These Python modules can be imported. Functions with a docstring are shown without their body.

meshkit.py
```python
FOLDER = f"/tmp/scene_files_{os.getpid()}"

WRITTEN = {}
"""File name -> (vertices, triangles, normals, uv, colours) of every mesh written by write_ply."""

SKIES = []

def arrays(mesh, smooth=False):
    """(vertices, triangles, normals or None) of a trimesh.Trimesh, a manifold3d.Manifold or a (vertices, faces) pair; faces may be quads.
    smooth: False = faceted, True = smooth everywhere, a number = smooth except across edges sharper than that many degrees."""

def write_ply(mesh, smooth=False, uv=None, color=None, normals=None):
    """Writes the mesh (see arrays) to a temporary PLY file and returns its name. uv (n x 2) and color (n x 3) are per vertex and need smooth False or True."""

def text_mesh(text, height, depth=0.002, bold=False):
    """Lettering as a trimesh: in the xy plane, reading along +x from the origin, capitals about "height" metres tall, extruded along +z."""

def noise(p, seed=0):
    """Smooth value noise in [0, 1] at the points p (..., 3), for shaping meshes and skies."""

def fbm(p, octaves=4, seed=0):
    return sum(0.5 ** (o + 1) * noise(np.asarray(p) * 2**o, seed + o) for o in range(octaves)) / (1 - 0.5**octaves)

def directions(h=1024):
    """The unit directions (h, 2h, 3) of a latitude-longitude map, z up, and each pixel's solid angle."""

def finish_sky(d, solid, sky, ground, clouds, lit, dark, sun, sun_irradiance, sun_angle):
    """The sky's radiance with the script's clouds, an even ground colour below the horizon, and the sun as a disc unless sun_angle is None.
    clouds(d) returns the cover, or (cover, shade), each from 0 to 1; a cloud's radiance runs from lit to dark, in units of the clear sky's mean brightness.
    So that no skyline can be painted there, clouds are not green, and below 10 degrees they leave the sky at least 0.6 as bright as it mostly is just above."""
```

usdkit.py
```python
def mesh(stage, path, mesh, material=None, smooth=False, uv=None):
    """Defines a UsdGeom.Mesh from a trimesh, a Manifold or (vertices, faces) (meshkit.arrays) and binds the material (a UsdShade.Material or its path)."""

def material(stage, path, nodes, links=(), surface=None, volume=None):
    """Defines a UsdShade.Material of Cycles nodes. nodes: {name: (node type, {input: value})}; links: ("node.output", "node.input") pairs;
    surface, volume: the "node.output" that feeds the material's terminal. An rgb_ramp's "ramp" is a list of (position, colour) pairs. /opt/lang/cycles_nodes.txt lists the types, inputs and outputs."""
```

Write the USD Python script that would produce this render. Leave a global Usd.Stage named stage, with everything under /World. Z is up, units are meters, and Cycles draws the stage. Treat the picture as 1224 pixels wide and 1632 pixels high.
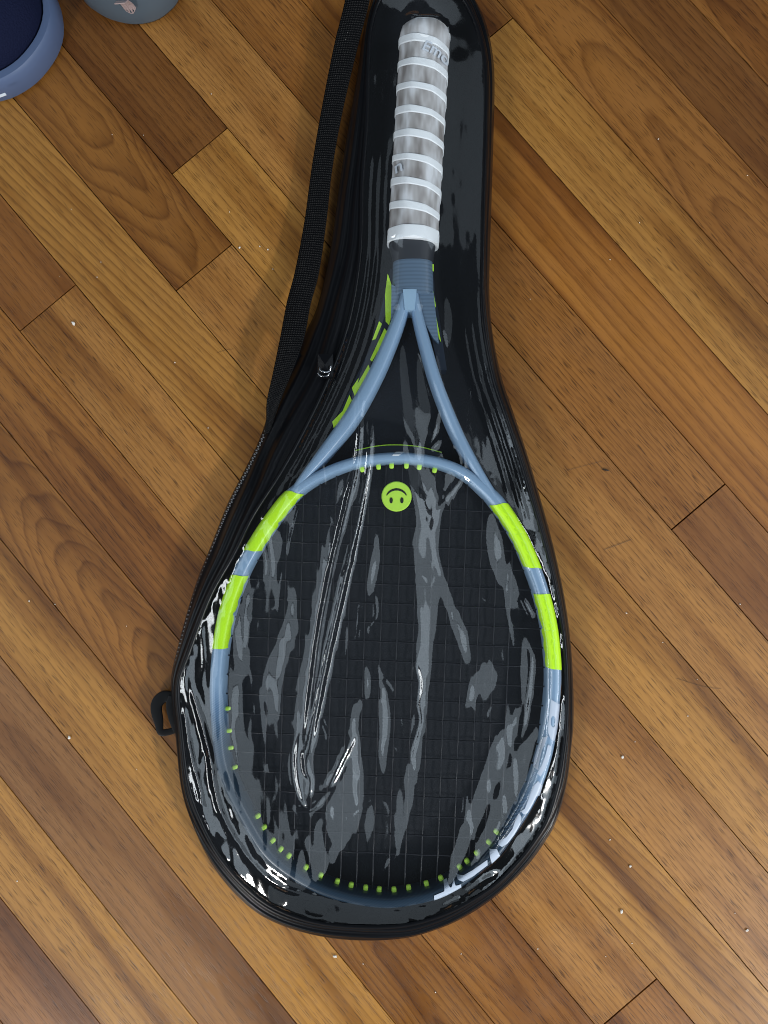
import math, random
import numpy as np
import trimesh, usdkit, meshkit
import shapely.geometry as sg
from scipy import fft as sfft
from scipy import ndimage as ndi
from scipy.spatial import Delaunay, cKDTree
from pxr import Usd, UsdGeom, UsdLux, UsdShade, Gf, Sdf

random.seed(7)
RNG = np.random.default_rng(11)
stage = Usd.Stage.CreateInMemory()
UsdGeom.SetStageUpAxis(stage, UsdGeom.Tokens.z)
UsdGeom.SetStageMetersPerUnit(stage, 1.0)
world = UsdGeom.Xform.Define(stage, '/World')
stage.SetDefaultPrim(world.GetPrim())
UsdGeom.Scope.Define(stage, '/World/Looks')

# ------------------------------------------------------------------ camera
FPX, CAMH, TX, TY = 1250.0, 0.60376, 0.04541, 0.01934
cx, sx, cy, sy = math.cos(TX), math.sin(TX), math.cos(TY), math.sin(TY)
ROT = np.array([[1, 0, 0], [0, cx, -sx], [0, sx, cx]]) @ np.array([[cy, 0, sy], [0, 1, 0], [-sy, 0, cy]])
cam = UsdGeom.Camera.Define(stage, '/World/camera')
M = Gf.Matrix4d(1.0)
for i in range(3):
    for j in range(3):
        M[i, j] = float(ROT[j, i])
M.SetTranslateOnly(Gf.Vec3d(0, 0, CAMH))
cam.AddTransformOp().Set(M)
cam.CreateHorizontalApertureAttr(36.0)
cam.CreateVerticalApertureAttr(48.0)
cam.CreateFocalLengthAttr(36.0 * FPX / 1224)
cam.CreateClippingRangeAttr(Gf.Vec2f(0.01, 50))
cam.CreateExposureAttr(0.14)

# ------------------------------------------------------------------ lamps (indoor: ceiling panels and one small lamp)
def aim(x, pos, target):
    pos, target = np.array(pos, float), np.array(target, float)
    z = pos - target; z /= np.linalg.norm(z)
    up = np.array([0, 1.0, 0]) if abs(z[1]) < .95 else np.array([1.0, 0, 0])
    xx = np.cross(up, z); xx /= np.linalg.norm(xx); yy = np.cross(z, xx)
    m = Gf.Matrix4d(*xx, 0, *yy, 0, *z, 0, *pos, 1)
    x.AddTransformOp().Set(m)

def rect(name, pos, target, w, h, inten, col):
    l = UsdLux.RectLight.Define(stage, '/World/' + name)
    l.CreateWidthAttr(w); l.CreateHeightAttr(h); l.CreateIntensityAttr(inten); l.CreateColorAttr(Gf.Vec3f(*col))
    aim(l, pos, target)
    return l

COOL = (0.74, 0.88, 1.0)
rect('ceiling_lamp_panel', (0.72, -0.75, 1.55), (0.1, -0.55, 0), 0.55, 2.4, 0.80, COOL)
rect('ceiling_lamp_panel_001', (1.30, -0.75, 1.42), (0.1, -0.55, 0), 0.62, 2.4, 1.8, COOL)
rect('ceiling_lamp_panel_002', (-0.75, -0.75, 1.6), (0, -0.5, 0), 0.45, 2.0, 0.75, COOL)
rect('ceiling_lamp_panel_003', (-1.25, -0.75, 1.5), (0, -0.5, 0), 0.5, 2.0, 1.5, COOL)
rect('ceiling_lamp_panel_004', (1.0, 1.0, 1.5), (0.1, 0.4, 0), 0.7, 1.1, 0.24, COOL)
rect('ceiling_lamp_panel_005', (-1.0, 1.0, 1.5), (0, 0.4, 0), 0.6, 1.1, 0.24, COOL)
rect('wall_glow', (0.1, 2.4, 1.1), (0.0, 0.0, 0.3), 2.0, 1.0, 0.4, COOL)
rect('wall_glow_001', (0.0, -2.3, 1.1), (0.0, 0.0, 0.2), 2.2, 1.0, 0.3, COOL)
rect('tube_lamp', (1.9, -0.25, 1.15), (0.0, -0.2, 0), 0.24, 2.4, 8.0, (0.9, 0.96, 1.0))
rect('tube_lamp_001', (-1.9, -0.35, 1.2), (0, -0.2, 0), 0.20, 2.2, 7.0, (0.9, 0.96, 1.0))
def bulb(name, pos, r, inten, col):
    k = UsdLux.SphereLight.Define(stage, '/World/' + name)
    k.CreateRadiusAttr(r); k.CreateIntensityAttr(inten); k.CreateColorAttr(Gf.Vec3f(*col))
    k.AddTranslateOp().Set(Gf.Vec3d(*pos))
bulb('bulb', (1.1, -1.05, 0.95), .05, 570.0, (1.0, 0.98, 0.95))
bulb('bulb_001', (-0.95, -1.6, 1.1), .18, 50.0, (1.0, 0.98, 0.95))
dome = UsdLux.DomeLight.Define(stage, '/World/room_glow')
dome.CreateIntensityAttr(1.0)
mw = usdkit.material(stage, '/World/Looks/room_glow', {'b': ('background_shader', {'color': (0.8, 0.9, 1.0), 'strength': 0.045})}, surface='b.background')
UsdShade.MaterialBindingAPI.Apply(dome.GetPrim()).Bind(mw)

# ------------------------------------------------------------------ helpers
def U(pts, z):
    """photo pixel -> point of the place at height z"""
    p = np.atleast_2d(np.asarray(pts, float))
    z = np.broadcast_to(np.asarray(z, float), (len(p),))
    d = np.stack([(p[:, 0] - 612) / FPX, -(p[:, 1] - 816) / FPX, -np.ones(len(p))], 1) @ ROT.T
    t = (CAMH - z) / -d[:, 2]
    return np.stack([d[:, 0] * t, d[:, 1] * t, z], 1)

USED = {}
def path_for(name, parent):
    base = (parent.GetPath().pathString if parent is not None else '/World')
    k = (base, name); n = USED.get(k, 0); USED[k] = n + 1
    return base + '/' + (name if n == 0 else f'{name}_{n:03d}')

def put(prim, label=None, cat=None, group=None, kind=None):
    for k, v in (('label', label), ('category', cat), ('group', group), ('kind', kind)):
        if v: prim.SetCustomDataByKey(k, v)
    return prim

def thing(name, label=None, cat=None, group=None, kind=None, loc=None):
    x = UsdGeom.Xform.Define(stage, path_for(name, None))
    if loc is not None: x.AddTranslateOp().Set(Gf.Vec3d(*map(float, loc)))
    x.loc = loc
    return put(x.GetPrim(), label, cat, group, kind)

def obj(name, mesh, mat, parent=None, smooth=False, uv=None, **tags):
    m = usdkit.mesh(stage, path_for(name, parent), mesh, mat, smooth=smooth, uv=uv)
    return put(m.GetPrim(), **tags)

def box(c, s, rz=0.0):
    b = trimesh.creation.box(s)
    if rz: b.apply_transform(trimesh.transformations.rotation_matrix(rz, (0, 0, 1)))
    b.apply_translation(c); return b

def cat_(ms): return trimesh.util.concatenate(ms)

def spline(P, n, closed=False):
    """Catmull-Rom through the rows of P, n samples evenly along its length"""
    P = np.asarray(P, float)
    Q = np.vstack([P[-1], P, P[:2]]) if closed else np.vstack([2 * P[0] - P[1], P, 2 * P[-1] - P[-2]])
    segs = len(P) if closed else len(P) - 1
    out = []
    t = np.linspace(0, 1, 24, endpoint=False)[:, None]
    for i in range(segs):
        a, b, c, d = Q[i], Q[i + 1], Q[i + 2], Q[i + 3]
        out.append(.5 * (2 * b + (c - a) * t + (2 * a - 5 * b + 4 * c - d) * t**2 + (3 * b - a - 3 * c + d) * t**3))
    out = np.vstack(out + [Q[1:2] if closed else P[-1:]])
    L = np.r_[0, np.cumsum(np.linalg.norm(np.diff(out[:, :2], axis=0), axis=1))]
    s = np.linspace(0, L[-1], n + 1)[:-1] if closed else np.linspace(0, L[-1], n)
    return np.stack([np.interp(s, L, out[:, k]) for k in range(out.shape[1])], 1)

def loft(rings, closed_u=True, closed_v=False, caps=True):
    """rings: (n, k, 3)"""
    R = np.asarray(rings, float); n, k, _ = R.shape
    v = R.reshape(-1, 3); f = []
    for i in range(n if closed_v else n - 1):
        a = i * k; b = ((i + 1) % n) * k
        for j in range(k if closed_u else k - 1):
            j2 = (j + 1) % k
            f += [(a + j, b + j, b + j2), (a + j, b + j2, a + j2)]
    if caps and not closed_v and closed_u:
        c0, c1 = len(v), len(v) + 1
        v = np.vstack([v, R[0].mean(0), R[-1].mean(0)])
        for j in range(k):
            j2 = (j + 1) % k
            f += [(c0, j, j2), (c1, (n - 1) * k + j2, (n - 1) * k + j)]
    m = trimesh.Trimesh(v, np.array(f), process=False)
    return m

def fixed(m):
    if m.is_watertight:
        m.fix_normals()
    return m

def sweep_xy(C, half_w, half_h, closed=False, k=20, pw=3.0, caps=True):
    """superellipse section along a path C (n,3), upright (z up)"""
    C = np.asarray(C, float); n = len(C)
    T = (np.roll(C, -1, 0) - np.roll(C, 1, 0)) if closed else np.gradient(C, axis=0)
    N = np.stack([-T[:, 1], T[:, 0], np.zeros(n)], 1); N /= np.linalg.norm(N, axis=1, keepdims=True)
    hw = np.broadcast_to(half_w, (n,)); hh = np.broadcast_to(half_h, (n,))
    a = np.linspace(0, 2 * np.pi, k, endpoint=False)
    ca, sa = np.cos(a), np.sin(a)
    X = np.sign(ca) * np.abs(ca) ** (2 / pw); Z = np.sign(sa) * np.abs(sa) ** (2 / pw)
    R = C[:, None, :] + N[:, None, :] * (X[None, :, None] * hw[:, None, None])
    R[:, :, 2] += Z[None, :] * hh[:, None]
    return fixed(loft(R, True, closed, caps))

def tube(C, r, k=6, closed=False, caps=True):
    C = np.asarray(C, float); n = len(C)
    T = (np.roll(C, -1, 0) - np.roll(C, 1, 0)) if closed else np.gradient(C, axis=0)
    T /= np.maximum(np.linalg.norm(T, axis=1, keepdims=True), 1e-12)
    ref = np.array([0, 0, 1.0])
    N = np.cross(ref, T); bad = np.linalg.norm(N, axis=1) < 1e-4; N[bad] = (1, 0, 0)
    N /= np.linalg.norm(N, axis=1, keepdims=True); B = np.cross(T, N)
    a = np.linspace(0, 2 * np.pi, k, endpoint=False); r = np.broadcast_to(r, (n,))
    R = C[:, None] + r[:, None, None] * (N[:, None] * np.cos(a)[None, :, None] + B[:, None] * np.sin(a)[None, :, None])
    return fixed(loft(R, True, closed, caps))

def plate(poly, z0, z1, size=None, bevel=0.0):
    m = trimesh.creation.extrude_polygon(sg.Polygon(poly), z1 - z0, engine='earcut')
    m.apply_translation((0, 0, z0)); return m

# ------------------------------------------------------------------ materials
def plain(name, col, rough=.5, spec=.5, bump=None, extra=None):
    n = {'p': ('principled_bsdf', dict({'base_color': col, 'roughness': rough, 'specular_ior_level': spec}, **(extra or {})))}
    l = []
    if bump:
        n['g'] = ('geometry', {}); n['t'] = ('noise_texture', {'scale': bump[0], 'detail': 3.0}); n['b'] = ('bump', {'strength': bump[1], 'distance': bump[2]})
        l = [('g.position', 't.vector'), ('t.fac', 'b.height'), ('b.normal', 'p.normal')]
    return usdkit.material(stage, '/World/Looks/' + name, n, l, surface='p.BSDF')

TH = 0.70246
DU = np.array([math.cos(TH) , math.sin(TH)])
NV = np.array([-math.cos(TH), -math.sin(TH)])       # seams: p . NV = OFF + k * W
DIR = np.array([math.sin(TH), -math.cos(TH)])       # along the boards
OFF, BW = 0.00364, 0.05715

def wood(name, light, mid, dark, spacing=.0045, contrast=.8, pores=.5, ybase=0.0, yspread=.03, run=.05, slant=0.0, wob=.006):
    """varnished oak: growth rings cut at a shallow angle (arches on some boards, straight lines on others), fibres and short dark pores"""
    n = {
        'tc': ('texture_coordinate', {}), 'g': ('geometry', {}), 'oi': ('object_info', {}),
        'off': ('math', {'math_type': 'multiply', 'value2': 37.0}), 'offv': ('combine_xyz', {}), 'addv': ('vector_math', {'math_type': 'add'}),
        's': ('separate_xyz', {}),
        'm0': ('mapping', {'scale': (5.0, 14.0, 1.0)}), 'm1': ('mapping', {'scale': (18.0, 120.0, 1.0)}), 'm2': ('mapping', {'scale': (16.0, 620.0, 1.0)}),
        'm3': ('mapping', {'scale': (70.0, 1500.0, 1.0)}), 'm4': ('mapping', {'scale': (3.0, 34.0, 1.0)}),
        'n0': ('noise_texture', {'scale': 1.0, 'detail': 2.0}), 'n1': ('noise_texture', {'scale': 1.0, 'detail': 3.0}), 'n2': ('noise_texture', {'scale': 1.0, 'detail': 3.0, 'roughness': .6}),
        'n3': ('noise_texture', {'scale': 1.0, 'detail': 1.0}), 'n4': ('noise_texture', {'scale': 1.0, 'detail': 3.0, 'distortion': .4}),
        'ry': ('math', {'math_type': 'multiply_add', 'value2': yspread, 'value3': ybase - yspread / 2}),
        'ys': ('math', {'math_type': 'multiply_add', 'value2': slant}),
        'y1': ('math', {'math_type': 'add'}), 'yy': ('math', {'math_type': 'multiply'}),
        'fr2': ('math', {'math_type': 'multiply', 'value2': 7.31}), 'fr3': ('math', {'math_type': 'fraction'}),
        'xo': ('math', {'math_type': 'multiply_add', 'value2': .6, 'value3': -.3}), 'xs': ('math', {'math_type': 'add'}),
        'z0': ('math', {'math_type': 'multiply_add', 'value2': wob * 4, 'value3': -wob * 2}),
        'z1': ('math', {'math_type': 'multiply_add', 'value2': run}), 'zz': ('math', {'math_type': 'multiply'}),
        'd2': ('math', {'math_type': 'add'}), 'd': ('math', {'math_type': 'sqrt'}),
        'dn': ('math', {'math_type': 'multiply_add', 'value2': .0016}), 'dk': ('math', {'math_type': 'multiply', 'value2': 1 / spacing}), 'ring': ('math', {'math_type': 'fraction'}),
        'rc': ('rgb_ramp', {'ramp': [(0, (1, 1, 1)), (.5, (.9, .9, .9)), (.75, (.45, .45, .45)), (.88, (0, 0, 0)), (1, (.95, .95, .95))]}),
        'iv': ('math', {'math_type': 'subtract', 'value1': 1.0}), 'br': ('map_range', {'from_min': .32, 'from_max': .68, 'to_min': .55 * contrast, 'to_max': 1.2 * contrast}), 'pr': ('math', {'math_type': 'multiply'}), 'kc': ('math', {'math_type': 'subtract', 'value1': 1.0, 'use_clamp': True}),
        'c1': ('mix_color', {'a': dark, 'b': mid}),
        'r2': ('rgb_ramp', {'ramp': [(.3, (0, 0, 0)), (.7, (1, 1, 1))]}), 'f2': ('math', {'math_type': 'multiply', 'value2': .35}), 'c2': ('mix_color', {'b': light}),
        'r3': ('rgb_ramp', {'ramp': [(.33, (1, 1, 1)), (.43, (0, 0, 0))]}), 'f3': ('math', {'math_type': 'multiply', 'value2': pores}), 'c3': ('mix_color', {'b': tuple(np.array(dark) * .3)}),
        'r4': ('rgb_ramp', {'ramp': [(.28, (.40, .31, .24)), (.43, (.80, .74, .68)), (.52, (1, 1, 1)), (.75, (1.22, 1.24, 1.22))]}), 'c4': ('mix_color', {'blend_type': 'multiply', 'fac': 1.0, 'use_clamp': False}),
        'bh': ('math', {'math_type': 'multiply_add', 'value2': -.7}), 'b': ('bump', {'strength': .25, 'distance': .0003}),
        'nr': ('noise_texture', {'scale': 35.0, 'detail': 3.0}), 'rr': ('map_range', {'from_min': .3, 'from_max': .7, 'to_min': .30, 'to_max': .46}),
        'p': ('principled_bsdf', {'specular_ior_level': .35}),
    }
    l = [('oi.random', 'off.value1'), ('off.value', 'offv.x'), ('off.value', 'offv.y'), ('tc.object', 'addv.vector1'), ('offv.vector', 'addv.vector2'), ('tc.object', 's.vector'),
         ('oi.random', 'ry.value1'), ('s.x', 'ys.value1'), ('s.y', 'ys.value3'), ('ys.value', 'y1.value1'), ('ry.value', 'y1.value2'), ('y1.value', 'yy.value1'), ('y1.value', 'yy.value2'),
         ('oi.random', 'fr2.value1'), ('fr2.value', 'fr3.value1'), ('fr3.value', 'xo.value1'), ('s.x', 'xs.value1'), ('xo.value', 'xs.value2'),
         ('n0.fac', 'z0.value1'), ('xs.value', 'z1.value1'), ('z0.value', 'z1.value3'), ('z1.value', 'zz.value1'), ('z1.value', 'zz.value2'),
         ('yy.value', 'd2.value1'), ('zz.value', 'd2.value2'), ('d2.value', 'd.value1'), ('n1.fac', 'dn.value1'), ('d.value', 'dn.value3'), ('dn.value', 'dk.value1'), ('dk.value', 'ring.value1'),
         ('ring.value', 'rc.fac'), ('rc.color', 'iv.value2'), ('n2.fac', 'br.value'), ('iv.value', 'pr.value1'), ('br.result', 'pr.value2'), ('pr.value', 'kc.value2'), ('kc.value', 'c1.fac'),
         ('n2.fac', 'r2.fac'), ('r2.color', 'f2.value1'), ('f2.value', 'c2.fac'), ('c1.result', 'c2.a'),
         ('n3.fac', 'r3.fac'), ('r3.color', 'f3.value1'), ('f3.value', 'c3.fac'), ('c2.result', 'c3.a'),
         ('n4.fac', 'r4.fac'), ('r4.color', 'c4.b'), ('c3.result', 'c4.a'), ('c4.result', 'p.base_color'),
         ('r3.color', 'bh.value1'), ('n2.fac', 'bh.value3'), ('bh.value', 'b.height'), ('b.normal', 'p.normal'), ('g.position', 'nr.vector'), ('nr.fac', 'rr.value'), ('rr.result', 'p.roughness')]
    for k in '01234':
        l += [('addv.vector', f'm{k}.vector'), (f'm{k}.vector', f'n{k}.vector')]
    return usdkit.material(stage, '/World/Looks/' + name, n, l, surface='p.BSDF')

def tone(name, c, **k):
    c = np.array(c, float) * (.76, .62, .40)
    return wood(name, tuple(np.minimum(c * 1.2, 1)), tuple(c), tuple(c * np.array([.33, .24, .17])), **k)

RIFT = dict(ybase=.11, yspread=.06, run=.02, wob=.004)
WOOD = {
    'gold': tone('wood_gold', (.46, .265, .09), spacing=.0065, contrast=.6, pores=.6, **RIFT),
    'goldline': tone('wood_gold_lined', (.46, .265, .09), spacing=.0060, contrast=.95, pores=.4, slant=-.11, **RIFT),
    'tan': tone('wood_tan', (.43, .24, .092), spacing=.004, contrast=.6, pores=.65, **RIFT),
    'orange': tone('wood_orange', (.40, .195, .055), spacing=.008, contrast=.75, pores=.3, ybase=.0, yspread=.03, run=.035, wob=.008),
    'brown': tone('wood_brown', (.33, .165, .055), spacing=.0055, contrast=.8, pores=.6, ybase=.02, yspread=.05, run=.05),
    'straight': tone('wood_brown_lined', (.33, .165, .055), spacing=.0036, contrast=.75, pores=.7, **RIFT),
    'arch': tone('wood_arched', (.30, .15, .048), spacing=.0042, contrast=.85, pores=.5, ybase=0.0, yspread=.012, run=.085, wob=.010),
    'red': tone('wood_red', (.28, .135, .050), spacing=.007, contrast=.5, pores=.45, **RIFT),
    'grey': tone('wood_greybrown', (.30, .165, .080), spacing=.006, contrast=.55, pores=.5, ybase=.01, yspread=.03, run=.045),
    'dark': tone('wood_dark', (.22, .105, .036), spacing=.006, contrast=.7, pores=.5, ybase=.03, yspread=.03),
}
SUB = plain('gap_dark', (.012, .008, .005), .9)
BLACK_VINYL = plain('black_vinyl', (.004, .0045, .006), .30, .25, (300, .15, .0006))
BLACK_FABRIC = plain('black_fabric', (.006, .009, .014), .7, .3, (900, .5, .0006))

# webbing strap: fine ribs
n = {'u': ('texture_coordinate', {}), 'w': ('wave_texture', {'bands_direction': 'x', 'scale': 1.0}), 'w2': ('wave_texture', {'bands_direction': 'y', 'scale': 1.0}),
     'ad': ('math', {'math_type': 'multiply'}), 'b': ('bump', {'strength': .9, 'distance': .0008}),
     'p': ('principled_bsdf', {'base_color': (.002, .0022, .003), 'roughness': .42, 'specular_ior_level': .18})}
WEB = usdkit.material(stage, '/World/Looks/black_webbing', n, [('u.UV', 'w.vector'), ('u.UV', 'w2.vector'), ('w.fac', 'ad.value1'), ('w2.fac', 'ad.value2'), ('ad.value', 'b.height'), ('b.normal', 'p.normal')], surface='p.BSDF')

# clear film: a thin sheet that mirrors by angle and lets the rest pass
n = {'lw': ('layer_weight', {'blend': .5}), 'p5': ('math', {'math_type': 'power', 'value2': 4.0}), 'fa': ('math', {'math_type': 'multiply_add', 'value2': .85, 'value3': .095, 'use_clamp': True}),
     't': ('transparent_bsdf', {'color': (.965, .975, .985)}), 'g': ('glossy_bsdf', {'color': (1, 1, 1), 'roughness': .065}), 'm': ('mix_closure', {})}
FILM = usdkit.material(stage, '/World/Looks/clear_film', n, [('lw.facing', 'p5.value1'), ('p5.value', 'fa.value1'), ('fa.value', 'm.fac'), ('t.BSDF', 'm.closure1'), ('g.BSDF', 'm.closure2')], surface='m.closure')

LIME = plain('lime_paint', (.50, .86, .02), .35, .4)
LIME_SOFT = plain('lime_plastic', (.48, .80, .08), .5, .4)
LIME_STRIPE = plain('lime_stripe', (.50, .84, .05), .4, .4)
SILVER = plain('silver_print', (.46, .53, .64), .38, .5)
WHITE = plain('white_print', (.8, .85, .9), .4)
STRING = plain('dark_string', (.010, .012, .017), .4, .35)
INK = plain('black_ink', (.01, .015, .01), .5)
COLLAR = plain('rubber_collar', (.022, .026, .034), .55)
OVERLAP = plain('white_overgrip_edge', (.88, .92, .95), .55, .3, (700, .2, .0004))
CHROME = plain('chrome', (.28, .29, .31), .10, .5, None, {'metallic': 1.0})

# overgrip: grey white tacky film with soft streaks running along the handle
n = {'g': ('geometry', {}), 'm': ('mapping', {'scale': (120, 34, 120)}), 't': ('noise_texture', {'scale': 1.0, 'detail': 2.0}),
     'r': ('rgb_ramp', {'ramp': [(.33, (.27, .25, .24)), (.5, (.50, .49, .49)), (.66, (.76, .78, .81))]}), 'p': ('principled_bsdf', {'roughness': .5, 'specular_ior_level': .35})}
GRIPMAT = usdkit.material(stage, '/World/Looks/grey_overgrip', n, [('g.position', 'm.vector'), ('m.vector', 't.vector'), ('t.fac', 'r.fac'), ('r.color', 'p.base_color')], surface='p.BSDF')

# racket paint: pale blue that turns to deep navy towards the tip of the head, with fine slanted lines in the turn
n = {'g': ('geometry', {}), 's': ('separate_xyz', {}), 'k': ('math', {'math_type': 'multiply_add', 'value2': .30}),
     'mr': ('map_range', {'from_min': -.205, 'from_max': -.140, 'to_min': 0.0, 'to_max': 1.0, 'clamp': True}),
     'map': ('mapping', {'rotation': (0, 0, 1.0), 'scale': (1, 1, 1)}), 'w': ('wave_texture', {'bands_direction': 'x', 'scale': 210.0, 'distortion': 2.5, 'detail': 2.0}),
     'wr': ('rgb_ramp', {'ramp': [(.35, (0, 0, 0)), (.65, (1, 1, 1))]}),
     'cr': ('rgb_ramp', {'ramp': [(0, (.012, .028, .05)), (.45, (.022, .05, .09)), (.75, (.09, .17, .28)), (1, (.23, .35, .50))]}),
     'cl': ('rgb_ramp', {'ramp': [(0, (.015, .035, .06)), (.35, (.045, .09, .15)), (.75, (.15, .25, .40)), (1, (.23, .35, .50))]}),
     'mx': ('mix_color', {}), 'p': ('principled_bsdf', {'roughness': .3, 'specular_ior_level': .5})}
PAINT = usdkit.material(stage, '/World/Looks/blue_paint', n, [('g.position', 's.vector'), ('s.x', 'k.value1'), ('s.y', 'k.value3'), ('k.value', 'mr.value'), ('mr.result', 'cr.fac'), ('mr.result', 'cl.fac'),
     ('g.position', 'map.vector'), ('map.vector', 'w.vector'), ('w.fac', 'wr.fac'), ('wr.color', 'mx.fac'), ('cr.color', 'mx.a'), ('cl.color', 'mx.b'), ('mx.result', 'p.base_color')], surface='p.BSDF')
PALE = plain('pale_blue_paint', (.32, .48, .64), .3)
# shaft: blue grey with fine cross lines
n = {'g': ('geometry', {}), 'w': ('wave_texture', {'bands_direction': 'y', 'scale': 110.0, 'distortion': 1.2, 'detail': 2.0}), 'r': ('rgb_ramp', {'ramp': [(.2, (.095, .145, .21)), (.6, (.118, .18, .26))]}), 'p': ('principled_bsdf', {'roughness': .35})}
SHAFT = usdkit.material(stage, '/World/Looks/lined_blue_grey', n, [('g.position', 'w.vector'), ('w.fac', 'r.fac'), ('r.color', 'p.base_color')], surface='p.BSDF')
NAVY = plain('navy_side', (.012, .02, .035), .4)

# ------------------------------------------------------------------ floor: every board its own piece
def board_frame(pts):
    q = U(pts, 0)[:, :2]
    return q @ DIR, (q @ NV - OFF) / BW
floor = thing('floor', kind='structure')
obj('subfloor', box((0, 0, -.0275), (2.2, 2.2, .03)), SUB, floor)
JOINTS = {-2: [(278, 275), (358, 206)], -1: [(281, 462), (366, 393)], 1: [(34, 527), (121, 452)], -4: [(1069, 844), (1160, 769)], -6: [(817, 33), (781, 54)]}
tones = {-12: 'brown', -11: 'tan', -10: 'brown', -9: 'brown', -8: 'dark', -7: 'brown', -6: 'gold', -5: 'orange', -4: 'brown', -3: 'tan', -2: 'gold', -1: 'tan', 0: 'goldline', 1: 'straight', 2: 'brown', 3: 'arch', 4: 'gold', 5: 'grey', 6: 'gold', 7: 'red', 8: 'tan', 9: 'brown', 10: 'gold', 11: 'tan'}
before = {-2: 'dark', -1: 'arch', 1: 'red', -4: 'straight', -6: 'brown'}
after = {-4: 'red', 1: 'tan'}
jit = {-4: .05, -3: .0, -7: -.06}
def seam(k): return OFF + BW * (k + jit.get(k, 0))
for k in range(-14, 14):
    cuts = []
    if k in JOINTS:
        u, _ = board_frame(JOINTS[k]); cuts.append(float(u.mean()))
    if k == 1:
        u, _ = board_frame([(1035, 1570)]); cuts.append(float(u[0]))
    lim = 0.78
    if not cuts:
        cuts = [(-1 if k % 2 else 1) * (0.62 + .1 * random.random())]
    ends = [-1.05] + sorted(cuts) + [1.05]
    for i in range(len(ends) - 1):
        a, b = ends[i] + .0005, ends[i + 1] - .0005
        v0, v1 = seam(k) + .0003, seam(k + 1) - .0003
        t = tones.get(k, 'tan')
        if k in before and i == 0: t = before[k]
        if k in after and i == 1: t = after[k]
        ch = .0001
        top = random.uniform(-.00015, .00015)
        L2, B2 = (b - a) / 2, (v1 - v0) / 2
        quad = lambda e, z: [(x, y, z) for x, y in ((-L2 + e, -B2 + e), (L2 - e, -B2 + e), (L2 - e, B2 - e), (-L2 + e, B2 - e))]
        vv = np.array([quad(0, -.012), quad(0, top - .0002), quad(ch, top)]).reshape(-1, 3)
        f = [(8, 9, 10), (8, 10, 11)]
        for r in range(2):
            for j in range(4):
                j2 = (j + 1) % 4
                f += [(r * 4 + j, r * 4 + j2, (r + 1) * 4 + j2), (r * 4 + j, (r + 1) * 4 + j2, (r + 1) * 4 + j)]
        pm = usdkit.mesh(stage, path_for('floor_plank', floor), (vv, np.array(f)), WOOD[t])
        pc = DIR * (a + b) / 2 + NV * (v0 + v1) / 2
        UsdGeom.Xformable(pm).AddTransformOp().Set(Gf.Matrix4d(DIR[0], DIR[1], 0, 0, -NV[0], -NV[1], 0, 0, 0, 0, 1, 0, pc[0], pc[1], 0, 1))

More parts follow.
